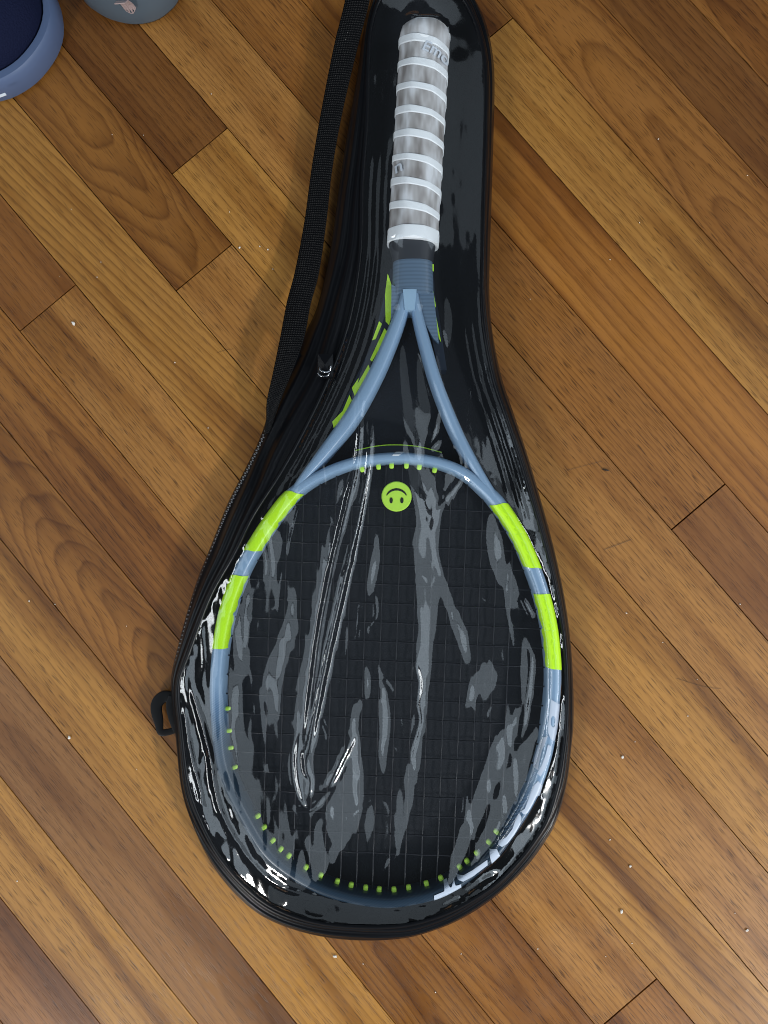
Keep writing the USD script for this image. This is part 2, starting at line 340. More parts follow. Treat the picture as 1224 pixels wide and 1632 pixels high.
# ------------------------------------------------------------------ the bag: outline O (outermost) and front edge Fe (where the film is sewn in), with its height
PAIRS = [  # outer, front edge, z of the front edge (mm)
    ((590, 5), (601, 8), 20), ((579, 48), (590, 52), 20), ((570, 115), (586, 115), 20), ((556, 196), (584, 196), 20), ((541, 294), (577, 294), 20), ((526, 400), (574, 400), 20),
    ((505, 490), (561, 490), 21), ((478, 545), (541, 560), 22), ((441, 618), (512, 630), 23), ((416, 694), (474, 706), 24), ((392, 745), (443, 760), 24), ((364, 800), (403, 822), 24), ((338, 865), (372, 884), 24),
    ((309, 940), (335, 950), 23), ((284, 1029), (303, 1035), 22), ((272, 1090), (284, 1093), 20), ((279, 1165), (289, 1163), 21), ((289, 1257), (300, 1252), 21), ((310, 1322), (322, 1314), 21),
    ((338, 1378), (351, 1366), 21), ((377, 1427), (391, 1412), 21), ((423, 1463), (435, 1445), 21), ((488, 1487), (494, 1467), 21), ((560, 1498), (561, 1476), 21), ((640, 1496), (636, 1475), 21),
    ((700, 1480), (692, 1462), 21), ((750, 1456), (740, 1441), 21), ((800, 1420), (791, 1408), 21), ((840, 1380), (829, 1370), 21), ((866, 1345), (855, 1336), 21), ((886, 1310), (874, 1303), 21),
    ((902, 1255), (890, 1250), 22), ((909, 1205), (898, 1203), 23), ((914, 1150), (903, 1149), 23), ((913, 1080), (903, 1080), 23), ((909, 1020), (899, 1021), 23), ((901, 960), (890, 962), 23), ((889, 900), (878, 903), 23),
    ((874, 840), (862, 843), 23), ((857, 780), (845, 784), 23), ((839, 720), (827, 724), 23), ((819, 660), (807, 664), 25), ((799, 600), (787, 603), 25), ((785, 530), (773, 532), 27), ((780, 470), (768, 470), 27), ((781, 400), (769, 400), 27),
    ((784, 300), (771, 300), 27), ((787, 200), (774, 200), 27), ((788, 120), (774, 120), 27), ((782, 68), (768, 70), 27), ((768, 22), (754, 28), 27), ((745, -14), (735, -5), 27), ((710, -38), (706, -26), 27), ((670, -46), (670, -33), 20), ((630, -38), (636, -26), 20), ((604, -18), (614, -10), 20)]
row = np.array([[*o, *f, z] for o, f, z in PAIRS], float)
row = spline(row, 420, True)
ZF = row[:, 4] / 1000
Oxy = U(row[:, :2], .007); Fxy = U(row[:, 2:4], ZF)
# ---- racket skeleton, needed for the film's drape
HOOP = [(632, 728), (690, 734), (735, 750), (770, 776), (797, 804), (828, 852), (851, 904), (866, 948), (879, 1005), (885, 1067), (884, 1110), (879, 1150), (873, 1192), (864, 1225), (852, 1257), (839, 1283), (823, 1309), (804, 1337), (788, 1358), (759, 1383), (728, 1406), (688, 1425), (634, 1436), (600, 1436), (552, 1428), (504, 1412), (456, 1383), (423, 1353), (393, 1305), (367, 1255), (352, 1210), (345, 1149), (343, 1100), (347, 1040), (359, 975), (379, 918), (400, 877), (430, 830), (467, 785), (510, 757), (565, 736)]
ZC, HH = .0165, .0115
hp = spline(HOOP, 360, True)
_t = np.roll(hp, -1, 0) - np.roll(hp, 1, 0); _t /= np.linalg.norm(_t, axis=1, keepdims=True)
_n = np.stack([_t[:, 1], -_t[:, 0]], 1); _n *= np.sign((_n * (hp - (615, 1080))).sum(1))[:, None]
hp = hp + _n * (np.interp(hp[:, 1], [1120, 1380], [0, 4.0])[:, None])
hoopC = U(hp, ZC + HH); hoopC[:, 2] = ZC
hy = hp[:, 1]
PXM = (CAMH - ZC - HH) / FPX
hw = np.interp(hy, [720, 760, 800, 900, 1120, 1400], [9, 10, 13, 13, 12, 10.5]) * PXM
ARML = [(650, 455), (641, 490), (622, 540), (596, 598), (560, 662), (520, 715), (488, 755), (455, 800)]
ARMR = [(658, 455), (664, 490), (678, 545), (697, 610), (727, 685), (755, 738), (780, 778), (806, 816)]
aw = np.array([20, 22, 25, 27, 28, 24, 18, 14]) / 2 * PXM
awr = np.array([17, 18, 20, 21, 22, 20, 16, 14]) / 2 * PXM
def arm(P, w):
    c = spline(np.c_[np.array(P, float), w], 50)
    C = U(c[:, :2], ZC + HH); C[:, 2] = ZC
    return C, c[:, 2]
armL, awL = arm(ARML, aw); armR, awR = arm(ARMR, awr)
G0 = U([(679, 22)], .036)[0]; G1 = U([(658.5, 377)], .034)[0]
GR_W, GR_H, GZ = .0193, .0165, .0185   # grip half width, half height, axis height

# ---- film: membrane stretched over the racket, then creased
X0, X1, Y0, Y1, ST = -.165, .15, -.30, .445, .001
gx = np.arange(X0, X1 + ST / 2, ST); gy = np.arange(Y0, Y1 + ST / 2, ST)
GX, GY = np.meshgrid(gx, gy)
P2 = np.stack([GX.ravel(), GY.ravel()], 1)
poly = sg.Polygon(Fxy[:, :2])
import shapely
inside = shapely.contains_xy(poly, P2[:, 0], P2[:, 1]).reshape(GX.shape)
obst = np.full(GX.shape, -1.0)
def lift(C, w, hh, zc, pw=3.0):
    t = cKDTree(C[:, :2]); d, i = t.query(P2, distance_upper_bound=.03)
    ok = np.isfinite(d); z = np.full(len(P2), -1.0)
    q = d[ok] / (w[i[ok]]); zz = np.full(q.shape, -1.0); s = q < 1
    zz[s] = zc + hh * (1 - q[s] ** pw) ** (1 / pw)
    z[ok] = zz
    np.maximum(obst, z.reshape(GX.shape), out=obst)
def dens(C, w, n):
    s = np.linspace(0, 1, len(C)); t = np.linspace(0, 1, n)
    return np.stack([np.interp(t, s, C[:, k]) for k in range(3)], 1), np.interp(t, s, w)
hc2, hw2 = dens(np.vstack([hoopC, hoopC[:1]]), np.r_[hw, hw[0]], 3000)
lift(hc2, hw2, HH, ZC)
for C, w in ((armL, awL), (armR, awR)):
    a, b = dens(C, w, 600); lift(a, b, HH, ZC)
ax = (G1 - G0)[:2]; GL = np.linalg.norm(ax); ax /= GL; nx = np.array([-ax[1], ax[0]])
rel = P2 - G0[:2]; ga = rel @ ax; gb = np.abs(rel @ nx)
zz = np.where((ga > 0) & (ga < GL + .05) & (gb < GR_W), GZ + GR_H * np.sqrt(np.clip(1 - (gb / GR_W) ** 3, 0, 1)), -1) - np.where(ga > GL, .004, 0)
obst = np.maximum(obst, zz.reshape(GX.shape))
# solve on a coarse grid
q = 3
oc = ndi.maximum_filter(obst, q)[::q, ::q]; ins = inside[::q, ::q]
ft = cKDTree(Fxy[:, :2]); d_edge, i_edge = ft.query(np.stack([GX[::q, ::q].ravel(), GY[::q, ::q].ravel()], 1))
bz = ZF[i_edge].reshape(oc.shape)
h = np.where(ins, np.maximum(bz, oc), bz)
for it in range(2500):
    a = .25 * (np.roll(h, 1, 0) + np.roll(h, -1, 0) + np.roll(h, 1, 1) + np.roll(h, -1, 1))
    h = np.where(ins, np.maximum(h + 1.0 * (a - h), oc), bz)
yy = (GY - Y0) / (ST * q); xx = (GX - X0) / (ST * q)
H0 = ndi.map_coordinates(h, [yy, xx], order=3, mode='nearest')
de = ft.query(P2)[0].reshape(GX.shape)

ZFILM = .026
def mask_poly(pts, soft=1.0):
    w = U(pts, ZFILM)[:, :2]
    m = shapely.contains_xy(sg.Polygon(w).buffer(0), P2[:, 0], P2[:, 1]).reshape(GX.shape).astype(float)
    return ndi.gaussian_filter(m, soft)
# facets of the film: outline in the photograph, tilt about the length of the bag (+ leans to the right), tilt across
FACETS = [
    ([(650, 765), (690, 760), (700, 800), (700, 870), (703, 920), (695, 1010), (688, 1060), (680, 1120), (675, 1180), (668, 1240), (655, 1300), (632, 1370), (625, 1310), (630, 1260), (650, 1200), (657, 1130), (663, 1060), (668, 1000), (662, 930), (660, 870), (664, 830)], .15),
    ([(640, 720), (660, 735), (690, 800), (700, 790), (720, 740), (735, 745), (728, 790), (705, 830), (680, 850), (665, 800)], .13),
    ([(565, 1110), (580, 1115), (570, 1160), (586, 1260), (575, 1320), (530, 1380), (480, 1425), (462, 1410), (478, 1340), (520, 1280), (548, 1200)], .17),
    ([(548, 760), (562, 770), (545, 880), (527, 960), (510, 1050), (500, 1140), (490, 1200), (487, 1260), (478, 1270), (466, 1200), (478, 1090), (492, 1020), (505, 950), (520, 860)], -.12),
    ([(585, 760), (575, 850), (552, 960), (535, 1040), (520, 1110), (505, 1190), (500, 1270), (492, 1285), (497, 1200), (506, 1120), (522, 1030), (545, 930), (562, 840), (572, 760)], .20),
    ([(470, 930), (478, 1000), (455, 1060), (445, 1140), (415, 1110), (425, 1060), (455, 1000)], -.10),
    ([(395, 905), (402, 960), (398, 1010), (396, 1075), (372, 1010), (385, 960)], -.08),
    ([(425, 830), (455, 860), (445, 900), (428, 938), (424, 880)], -.09),
    ([(368, 1080), (388, 1095), (385, 1160), (396, 1240), (380, 1245), (368, 1170), (362, 1110)], -.08),
    ([(603, 1050), (614, 1080), (623, 1140), (619, 1200), (612, 1248), (601, 1200), (607, 1140)], .16),
    ([(580, 1060), (592, 1070), (590, 1110), (582, 1120)], .16),
    ([(602, 830), (607, 890), (592, 960), (584, 930), (594, 880)], .16),
    ([(778, 815), (800, 850), (808, 900), (832, 950), (810, 962), (788, 920), (773, 870)], .10),
    ([(838, 1012), (853, 1050), (849, 1110), (830, 1185), (835, 1100), (831, 1050)], .09),
    ([(832, 1125), (808, 1215), (775, 1290), (742, 1360), (712, 1425), (722, 1340), (756, 1260), (780, 1190)], .11),
    ([(860, 1160), (842, 1235), (805, 1315), (765, 1380), (742, 1395), (785, 1280), (822, 1200)], .09),
    ([(770, 1060), (800, 1070), (790, 1100), (760, 1110), (740, 1130), (745, 1090)], .10),
    ([(505, 560), (560, 520), (545, 600), (500, 680), (470, 740), (480, 660)], -.07),
    ([(640, 540), (652, 600), (668, 680), (660, 715), (640, 660), (634, 590)], .13),
    ([(664, 560), (676, 600), (690, 660), (676, 730), (660, 740), (668, 680), (662, 620)], .13), ([(612, 430), (606, 520), (585, 590), (570, 660), (560, 720), (552, 700), (575, 610), (598, 520), (602, 440)], -.1), ([(712, 470), (722, 520), (716, 560), (708, 530)], .1),
    ([(590, 10), (610, 30), (600, 90), (598, 160), (588, 110)], -.1), ([(735, 20), (760, 50), (770, 110), (755, 130), (745, 60)], .1),
    ([(750, 90), (768, 100), (764, 170), (752, 240), (748, 160)], .08), ([(596, 330), (612, 350), (604, 470), (598, 600), (588, 480)], -.08),
    ([(700, 900), (722, 960), (745, 1010), (752, 1050), (738, 1045), (722, 1000), (705, 960)], .08),
]
def poisson(g):
    S = sfft.dstn(np.gradient(g, ST, axis=1), type=1)
    ky = np.pi * np.arange(1, S.shape[0] + 1) / (S.shape[0] + 1) / ST; kx = np.pi * np.arange(1, S.shape[1] + 1) / (S.shape[1] + 1) / ST
    return sfft.idstn(-S / (ky[:, None] ** 2 + kx[None, :] ** 2), type=1)
slope0 = -np.gradient(ndi.gaussian_filter(H0, 2), ST, axis=1)
masks, need = [], []
for pts, t in FACETS:
    m = mask_poly(pts, 1.5); c = (GX * m).sum() / m.sum()
    xt = .80 if t > 0 else -.85                     # where each facet looks to
    need.append(((xt - c) / 1.5 - c / .58) / 2 - (slope0 * m).sum() / m.sum() * .8)
    masks.append(m)
amp = np.array(need) * 1.1
rnd = np.zeros(GX.shape)
for k in range(60):
    c = np.array([random.uniform(330, 890), random.uniform(480, 1440)])
    L, W = random.uniform(20, 80), random.uniform(3, 9)
    a = math.radians(random.gauss(8, 16)); e = np.array([-math.sin(a), math.cos(a)]); o = np.array([e[1], -e[0]])
    pts = [c - e * L / 2, c - o * W / 2, c - e * L * .1 - o * W * .7, c + e * L / 2, c + o * W * .5]
    rnd += mask_poly(pts, .8) * -random.choice((-1, 1)) * random.uniform(.03, .10)
for it in range(3):
    g_x = rnd.copy()
    for m, t in zip(masks, amp): g_x -= m * t
    wv = poisson(g_x)
    act = -np.gradient(wv, ST, axis=1)
    for i, m in enumerate(masks):
        got = (act * m).sum() / m.sum()
        amp[i] = np.clip(amp[i] + .8 * (need[i] - got), -.42, .42)
# ridges: creases that stand up, (points, height mm, half width px)
RIDGES = [
    ([(572, 600), (574, 680), (568, 745), (553, 810), (536, 880), (522, 945), (509, 1020), (500, 1090), (492, 1150), (486, 1200)], 2.0, 3.6),
    ([(590, 640), (588, 735), (574, 820), (556, 900), (540, 970), (524, 1040), (510, 1110), (500, 1160), (491, 1210), (493, 1235)], 2.3, 3.8),
    ([(478, 1150), (467, 1200), (471, 1250), (489, 1284), (510, 1272), (540, 1232), (562, 1175)], -1.1, 4), ([(566, 1165), (548, 1205), (528, 1245), (516, 1258)], 1.5, 4.5), ([(486, 1190), (490, 1222), (497, 1240), (493, 1270)], 1.2, 3), ([(700, 640), (690, 690), (685, 715), (705, 700), (735, 720), (735, 760), (705, 800), (690, 830)], 1.0, 3.5),
    ([(668, 1035), (662, 1060), (668, 1085), (665, 1120), (668, 1150), (655, 1200), (660, 1230)], .8, 3), ([(596, 940), (598, 980), (585, 1000), (590, 1020)], .6, 2.5),
    ([(480, 800), (466, 860), (462, 890)], .7, 2), ([(455, 900), (448, 950), (446, 985)], .5, 2), ([(560, 950), (556, 1020), (552, 1060)], .5, 2), ([(576, 950), (572, 1000), (566, 1030)], .5, 2),
    ([(830, 950), (842, 975), (850, 985)], 1.0, 3), ([(393, 850), (382, 870), (400, 862)], .9, 3), ([(302, 1090), (320, 1150), (340, 1220)], .9, 4), ([(290, 1120), (300, 1190), (318, 1260), (322, 1300)], .9, 3.5),
    ([(318, 1120), (335, 1200), (352, 1290), (385, 1350), (410, 1380), (450, 1410), (520, 1430)], 1.0, 4), ([(820, 1330), (845, 1300), (862, 1270)], 1.0, 4), ([(735, 1430), (770, 1405), (800, 1395)], 1.0, 4), ([(700, 1450), (720, 1440), (740, 1432)], 1.0, 5),
    ([(420, 850), (428, 900), (425, 930)], .5, 2.5), ([(612, 1080), (620, 1095), (628, 1100)], .5, 2.5), ([(512, 1140), (522, 1160), (525, 1180)], .6, 2.5),
    ([(840, 1020), (846, 1060), (838, 1130), (829, 1180)], .6, 2.5), ([(690, 560), (700, 610), (702, 650)], .6, 3),
]
for off in (10, 22, 34):
    sel = [(f[0] - off * 1.0, f[1]) for o, f, z in PAIRS if 420 < f[1] < 900 and f[0] > 700]
    RIDGES.append((sel, .9 if off < 30 else .5, 3.0))
for off in (12, 26, 40):
    sel = [(f[0] + off * .85, f[1] + off * .4) for o, f, z in PAIRS if 180 < f[1] < 860 and f[0] < 600]
    RIDGES.append((sel, .8 if off < 30 else .5, 3.0))
for k in range(60):
    c = np.array([random.uniform(320, 890), random.uniform(520, 1450)])
    a = math.radians(random.gauss(5, 22)); L = random.uniform(15, 70); pts = []
    for s in np.linspace(-.5, .5, 4):
        pts.append(c + L * s * np.array([-math.sin(a), math.cos(a)]) + np.array([random.gauss(0, 2), 0]))
    RIDGES.append((pts, random.uniform(.12, .4), random.uniform(1.6, 3)))
ridge = np.zeros(GX.shape)
for pts, amp, hwid in RIDGES:
    c = spline(np.array(pts, float), 160); C = U(c, ZFILM)[:, :2]
    x0, x1, y0, y1 = C[:, 0].min() - .012, C[:, 0].max() + .012, C[:, 1].min() - .012, C[:, 1].max() + .012
    ia, ib = np.searchsorted(gx, (x0, x1)); ja, jb = np.searchsorted(gy, (y0, y1))
    if ib <= ia or jb <= ja: continue
    sub = np.stack([GX[ja:jb, ia:ib].ravel(), GY[ja:jb, ia:ib].ravel()], 1)
    d, i = cKDTree(C).query(sub)
    e = np.minimum(1, np.minimum(i, 159 - i) / 28.0)
    ridge[ja:jb, ia:ib] += (amp / 1000 * e * np.exp(-(d / (hwid * .00046)) ** 2 * .7)).reshape(jb - ja, ib - ia)
nz = (meshkit.fbm(np.stack([GX * 90, GY * 26, 0 * GX], -1), 3, 5) - .5) * .0006 + (meshkit.fbm(np.stack([GX * 45 + 3, GY * 40, 0 * GX + 9], -1), 2, 8) - .5) * .0008
PYY = ((.604 - ZFILM) / FPX)
low = np.clip((.02 - GY) / .12, 0, 1)
edge = np.clip(1 - de / .024, 0, 1) * low
rg = 1 - np.abs(2 * meshkit.fbm(np.stack([GX * 40, GY * 40, 0 * GX + 4], -1), 2, 21) - 1)
nz = nz + edge * (rg ** 3 - .4) * .0010
st = 1 - np.abs(2 * meshkit.fbm(np.stack([GX * 60 + GY * 8, GY * 13, 0 * GX + 2], -1), 3, 33) - 1)
nz = nz + np.clip((.16 - GY) / .1, 0, 1) * (st ** 4 - .3) * .00035
nz = nz + np.clip((.25 - GY) / .1, .3, 1) * (meshkit.fbm(np.stack([GX * 330 + GY * 30, GY * 22, 0 * GX + 7], -1), 2, 51) - .5) * .00016
fade = np.clip(de / .004, 0, 1)
Hf = H0 + (wv + ridge + nz) * fade
Hf = np.where(Hf < obst + .0004, obst + .0004, Hf)
Hf = np.maximum(Hf, .006)
Hf = ndi.gaussian_filter(Hf, .7)
Hf = np.where(Hf < obst + .0003, obst + .0003, Hf)

keep = inside & (de > .0008)
pi = np.stack([GX[keep], GY[keep], Hf[keep]], 1)
bd = spline(Fxy, 2400, True)
V = np.vstack([pi, bd])
tri = Delaunay(V[:, :2]).simplices
cen = V[tri].mean(1)
tri = tri[shapely.contains_xy(sg.Polygon(bd[:, :2]), cen[:, 0], cen[:, 1])]
nrm = np.cross(V[tri[:, 1]] - V[tri[:, 0]], V[tri[:, 2]] - V[tri[:, 0]])[:, 2]
tri[nrm < 0] = tri[nrm < 0][:, ::-1]

bag = thing('racket_bag', 'black racket bag with clear front, shoulder strap and side zip, on the wooden floor', 'bag')
obj('clear_front', trimesh.Trimesh(V, tri, process=False), FILM, bag, smooth=True, label='clear creased plastic front of the bag')
# back panel
bk = spline(Oxy, 300, True); cen = bk.mean(0)
bp = plate(sg.Polygon(bk[:, :2]).buffer(-.002).exterior.coords[:], .0006, .002)
vv = np.array(bp.vertices); 
obj('back_panel', bp, BLACK_FABRIC, bag)
# side wall from the back edge over the outermost line to the sewn front edge
prof = []
N = len(Oxy); nin = (Fxy - Oxy)
sarr = np.arange(N) / N * 60
for t in np.linspace(0, 1, 15):
    p = Oxy + nin * t
    z = .007 + (ZF - .007) * np.sin(t * np.pi / 2) ** .8
    wid = np.linalg.norm(nin[:, :2], axis=1)
    fold = .0019 * np.clip(wid / .02, 0, 1) * np.sin(t * 15 + 2.5 * meshkit.noise(np.stack([sarr * .5, 0 * sarr, 0 * sarr], 1), 3) * 2) * math.sin(t * math.pi)
    prof.append(np.c_[p[:, :2], z + fold])
inn = Oxy[:, :2] - nin[:, :2] / np.linalg.norm(nin[:, :2], axis=1, keepdims=True) * -.0025
prof = [np.c_[inn, np.full(N, .0012)], np.c_[Oxy[:, :2], np.full(N, .004)]] + prof
R = np.stack(prof, 1)
m = loft(R, closed_u=False, closed_v=True, caps=False)
if m.face_normals[len(m.faces) // 3][2] < 0 and m.face_normals[:, 2].mean() < 0: m.invert()
obj('side_wall', m, BLACK_VINYL, bag, smooth=50)
pip = spline(Fxy, 500, True); pip[:, 2] += .0002
obj('piping', tube(pip, .0017, 10, True), BLACK_VINYL, bag, smooth=True)
# zip along the left side
zp = np.array([(473, 562), (461, 594), (447, 628), (421, 694), (397, 745), (369, 800), (343, 865), (314, 940), (288, 1029), (277, 1080)], float)
zc = spline(zp, 330)
zw = U(zc, .011)
T = np.gradient(zw, axis=0); T /= np.linalg.norm(T, axis=1, keepdims=True); NN = np.stack([-T[:, 1], T[:, 0], 0 * T[:, 0]], 1)
teeth = []
for i in range(0, 330, 2):
    b = trimesh.creation.box((.0014, .0009, .0014)); ang = math.atan2(T[i, 1], T[i, 0])
    b.apply_transform(trimesh.transformations.rotation_matrix(ang + math.pi / 2, (0, 0, 1)))
    b.apply_translation(zw[i] + NN[i] * (.0004 if i % 4 else -.0004) + (0, 0, .0005)); teeth.append(b)
TEETH = plain('grey_zip_teeth', (.22, .225, .24), .35, .5)
obj('zipper_tape', sweep_xy(zw - NN * .0035 * (1 if (NN[100] @ np.array([-1, 0, 0])) > 0 else -1), .0035, .0009, False, 10, 2.5), BLACK_FABRIC, bag, smooth=40)
obj('zipper_teeth', cat_(teeth), TEETH, bag, kind='stuff')
# slider with its pull, half lost in the black folds
sp = U([(519, 584)], .030)[0]
sl = obj('zipper_slider', fixed(trimesh.convex.convex_hull(np.array([sp + (dx * .0055, dy * .0085, dz * .003) for dx in (-1, 1) for dy in (-1, 1) for dz in (-1, 1)] + [sp + (0, 0, .0052)]))), BLACK_VINYL, bag)
rr = np.array([sp + (.0042 * math.cos(a), .0034 * math.sin(a) - .002, .0052 + .001 * math.sin(2 * a)) for a in np.linspace(np.pi * 1.02, np.pi * 2.12, 22)])
obj('pull_ring', tube(rr, .0008, 8), CHROME, sl, smooth=True)
rr = np.array([sp + (.0042 * math.cos(a) - .001, .0030 * math.sin(a) - .0052, .0042) for a in np.linspace(np.pi * 1.05, np.pi * 1.95, 16)])
obj('pull_bar', tube(rr, .0008, 8), CHROME, sl, smooth=True)

def ribbon(Lp, Rp, z, n=140, th=.0013, rep=260, wob=.0):
    """webbing between a left and a right edge line (photo points) with heights z (mm)"""
    k = np.c_[np.array(Lp, float), np.array(Rp, float), np.array(z, float)]
    k = spline(k, n); Zr = k[:, 4] / 1000
    l, r = U(k[:, :2], Zr), U(k[:, 2:4], Zr)
    cols = 9
    rows = []
    for i, t in enumerate(np.linspace(0, 1, cols)):
        p = l * (1 - t) + r * t; p = p.copy(); p[:, 2] += wob * math.sin(t * math.pi); rows.append(p)
    top = np.stack(rows, 1); bot = top.copy(); bot[:, :, 2] -= th
    R = np.concatenate([top, bot[:, ::-1]], 1)
    m = loft(R, True, False, True)
    s = np.r_[0, np.cumsum(np.linalg.norm(np.diff((l + r) / 2, axis=0), axis=1))]
    wid = np.linalg.norm(l - r, axis=1)
    uu = np.concatenate([np.linspace(0, 1, cols), np.linspace(1, 0, cols)])
    uv = np.stack([np.broadcast_to(uu[None] * 3.2, (n, 2 * cols)), np.broadcast_to((s * 170)[:, None], (n, 2 * cols))], -1).reshape(-1, 2)
    uv = np.vstack([uv, uv[:1], uv[-1:]])
    return m, uv
SL = [(560, -60), (549, 4), (532, 74), (512, 176), (497, 265), (485, 353), (470, 432), (457, 482), (446, 540), (434, 598), (425, 640), (424, 673), (420, 694)]
SR = [(596, -60), (588, 4), (570, 74), (546, 176), (530, 265), (520, 353), (508, 435), (495, 484), (484, 540), (466, 590), (452, 625), (442, 652), (430, 690)]
SZ = [22, 20, 17, 14, 12, 12, 14, 17, 21, 23, 22, 19, 15]
m, uv = ribbon(SL, SR, SZ, wob=.0012)
obj('shoulder_strap', m, WEB, bag, smooth=True, uv=uv)
# hanging loop at the lower left
lp = [(276, 1112), (262, 1110), (252, 1118), (249, 1130), (253, 1150), (256, 1166), (266, 1167), (280, 1163)]
c = spline(np.array(lp, float), 60); C = U(c, .008)
obj('hanging_loop', sweep_xy(C, np.interp(np.linspace(0, 1, 60), [0, .25, .5, .7, 1], [.0044, .0046, .0042, .0028, .0024]), .0012, False, 12, 4.0), WEB, bag, smooth=40)
c = spline(np.array([(276, 1110), (272, 1125), (276, 1145), (283, 1163)], float), 30); C = U(c, .009)
obj('loop_tab', sweep_xy(C, .0035, .0011, False, 12, 4.0), WEB, bag, smooth=40)

# ------------------------------------------------------------------ the racket
rk = thing('tennis_racket', 'pale blue tennis racket with lime panels and white wrapped grip, inside the clear bag', 'tennis racket')
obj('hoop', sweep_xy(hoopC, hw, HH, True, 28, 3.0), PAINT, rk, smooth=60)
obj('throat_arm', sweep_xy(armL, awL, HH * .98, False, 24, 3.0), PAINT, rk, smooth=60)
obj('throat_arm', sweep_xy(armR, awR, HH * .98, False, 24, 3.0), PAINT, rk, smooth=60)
# shaft below the throat: widens out of the handle into the two arms
ys = [385, 415, 440, 470, 500]
lx = [627, 626, 625, 624, 617]; rx = [690, 690, 691, 692, 694]
rings = []
k = 28; a = np.linspace(0, 2 * np.pi, k, endpoint=False)
for y, l, r in zip(ys, lx, rx):
    p = U([(l, y), (r, y)], ZC + .006); c = p.mean(0); w = np.linalg.norm(p[1] - p[0]) / 2
    hh = np.interp(y, [385, 415, 500], [.0125, .0122, .0112])
    X = np.sign(np.cos(a)) * np.abs(np.cos(a)) ** .75 * w; Z = np.sign(np.sin(a)) * np.abs(np.sin(a)) ** .75 * hh
    rings.append(np.c_[c[0] + X, np.full(k, c[1]), ZC + Z])
R = np.array(rings)
# V notch: end the shaft at 462 px, the arms and wings carry on
obj('shaft', fixed(loft(R[:4])), SHAFT, rk, smooth=50)
pb = U([(642, 462), (664, 462), (661, 495), (645, 495)], ZC + .010)[:, :2]
obj('throat_wedge', plate(pb, ZC - .009, ZC + .0118), PALE, rk)
for side, pts in ((0, [(624, 455), (650, 468), (640, 500), (630, 524), (623, 512)]), (1, [(660, 468), (691, 468), (693, 490), (696, 515), (699, 548), (690, 540), (676, 515), (666, 490)])):
    obj('throat_cheek', plate(U(pts, ZC + .006)[:, :2], ZC - .009, ZC + .0085), SHAFT, rk)
# collar
rings = []
for y, l, r, hh in ((372, 617, 701, .0160), (390, 621, 694, .0152), (404, 625, 691, .0138), (417, 626.5, 690, .0128)):
    p = U([(l, y), (r, y)], ZC + .006); c = p.mean(0); w = np.linalg.norm(p[1] - p[0]) / 2
    X = np.sign(np.cos(a)) * np.abs(np.cos(a)) ** .75 * (w + .0004); Z = np.sign(np.sin(a)) * np.abs(np.sin(a)) ** .75 * hh
    rings.append(np.c_[c[0] + X, np.full(k, c[1]), ZC + Z])
obj('collar', fixed(loft(np.array(rings))), COLLAR, rk, smooth=50)
# grip: an eight sided handle with soft corners
def grip_ring(s, grow=0.0, k=48):
    a = np.linspace(0, 2 * np.pi, k, endpoint=False)
    oct_ = 1 / np.maximum(np.abs(np.cos(np.mod(a + np.pi / 8, np.pi / 4) - np.pi / 8)), .1)
    rad = .55 + .45 * oct_ * .955
    w = np.interp(s, [0, .008, .02, GL], [.92, 1.03, 1.0, 1.0]) if s > 0.0015 else .86
    c = G0[:2] + ax * s
    return np.stack([c[0] + nx[0] * np.cos(a) * rad * (GR_W * w + grow), c[1] + nx[1] * np.cos(a) * rad * (GR_W * w + grow), GZ + np.sin(a) * rad * (GR_H * w + grow)], 1), a
rings = [grip_ring(s)[0] for s in np.r_[0, .0008, .002, np.linspace(.006, GL, 60)]]
grip = obj('grip', fixed(loft(np.array(rings))), GRIPMAT, rk, smooth=40)
# spiral of the overgrip's lapped edge
turns_px = [60, 98, 135, 172, 210, 245, 284, 325]     # where the lapped edge crosses the middle of the grip
PITCH = (U([(660, 325)], .03)[0] - U([(676, 60)], .03)[0]); PITCH = abs(PITCH[1]) / 7
S0 = abs((U([(677, 62)], .034)[0] - G0)[1])
nt = 8; per = 60
rowsA = []
for i in range(int(nt * per) + 1):
    th = i / per * 2 * np.pi + np.pi * .9 - 2 * np.pi     # angle from the right side over the top to the left
    s = S0 + (th - np.pi / 2) / (2 * np.pi) * PITCH
    ang = np.pi - th
    ring = []
    for ds, gr in ((-.0028, .0001), (-.0024, .0007), (.0020, .0006), (.0027, .0001)):
        ss = float(np.clip(s + ds * (1 + .12 * math.sin(th * 1.7)), .0005, GL - .0002))
        oct_ = 1 / max(abs(math.cos((ang + np.pi / 8) % (np.pi / 4) - np.pi / 8)), .1); rad = .55 + .45 * oct_ * .955
        c = G0[:2] + ax * ss; w = np.interp(ss, [0, .008, .02, GL], [.92, 1.03, 1.0, 1.0])
        sgn = math.cos(ang)
        ring.append((c[0] + nx[0] * sgn * rad * (GR_W * w + gr), c[1] + nx[1] * sgn * rad * (GR_W * w + gr), GZ + math.sin(ang) * rad * (GR_H * w + gr)))
    rowsA.append(ring)
strip = loft(np.array(rowsA), closed_u=False, closed_v=False, caps=False)
if (strip.face_normals * (strip.triangles_center - np.array([*(G0[:2] + ax * GL / 2), GZ]))).sum(1).mean() < 0: strip.invert()
obj('overgrip_edge', strip, OVERLAP, grip, smooth=30)
end = [grip_ring(s, g)[0] for s, g in ((GL - .009, .0001), (GL - .0086, .0008), (GL - .003, .0009), (GL + .0010, .0007), (GL + .0011, .0001))]
obj('finishing_tape', fixed(loft(np.array(end))), OVERLAP, grip, smooth=40)
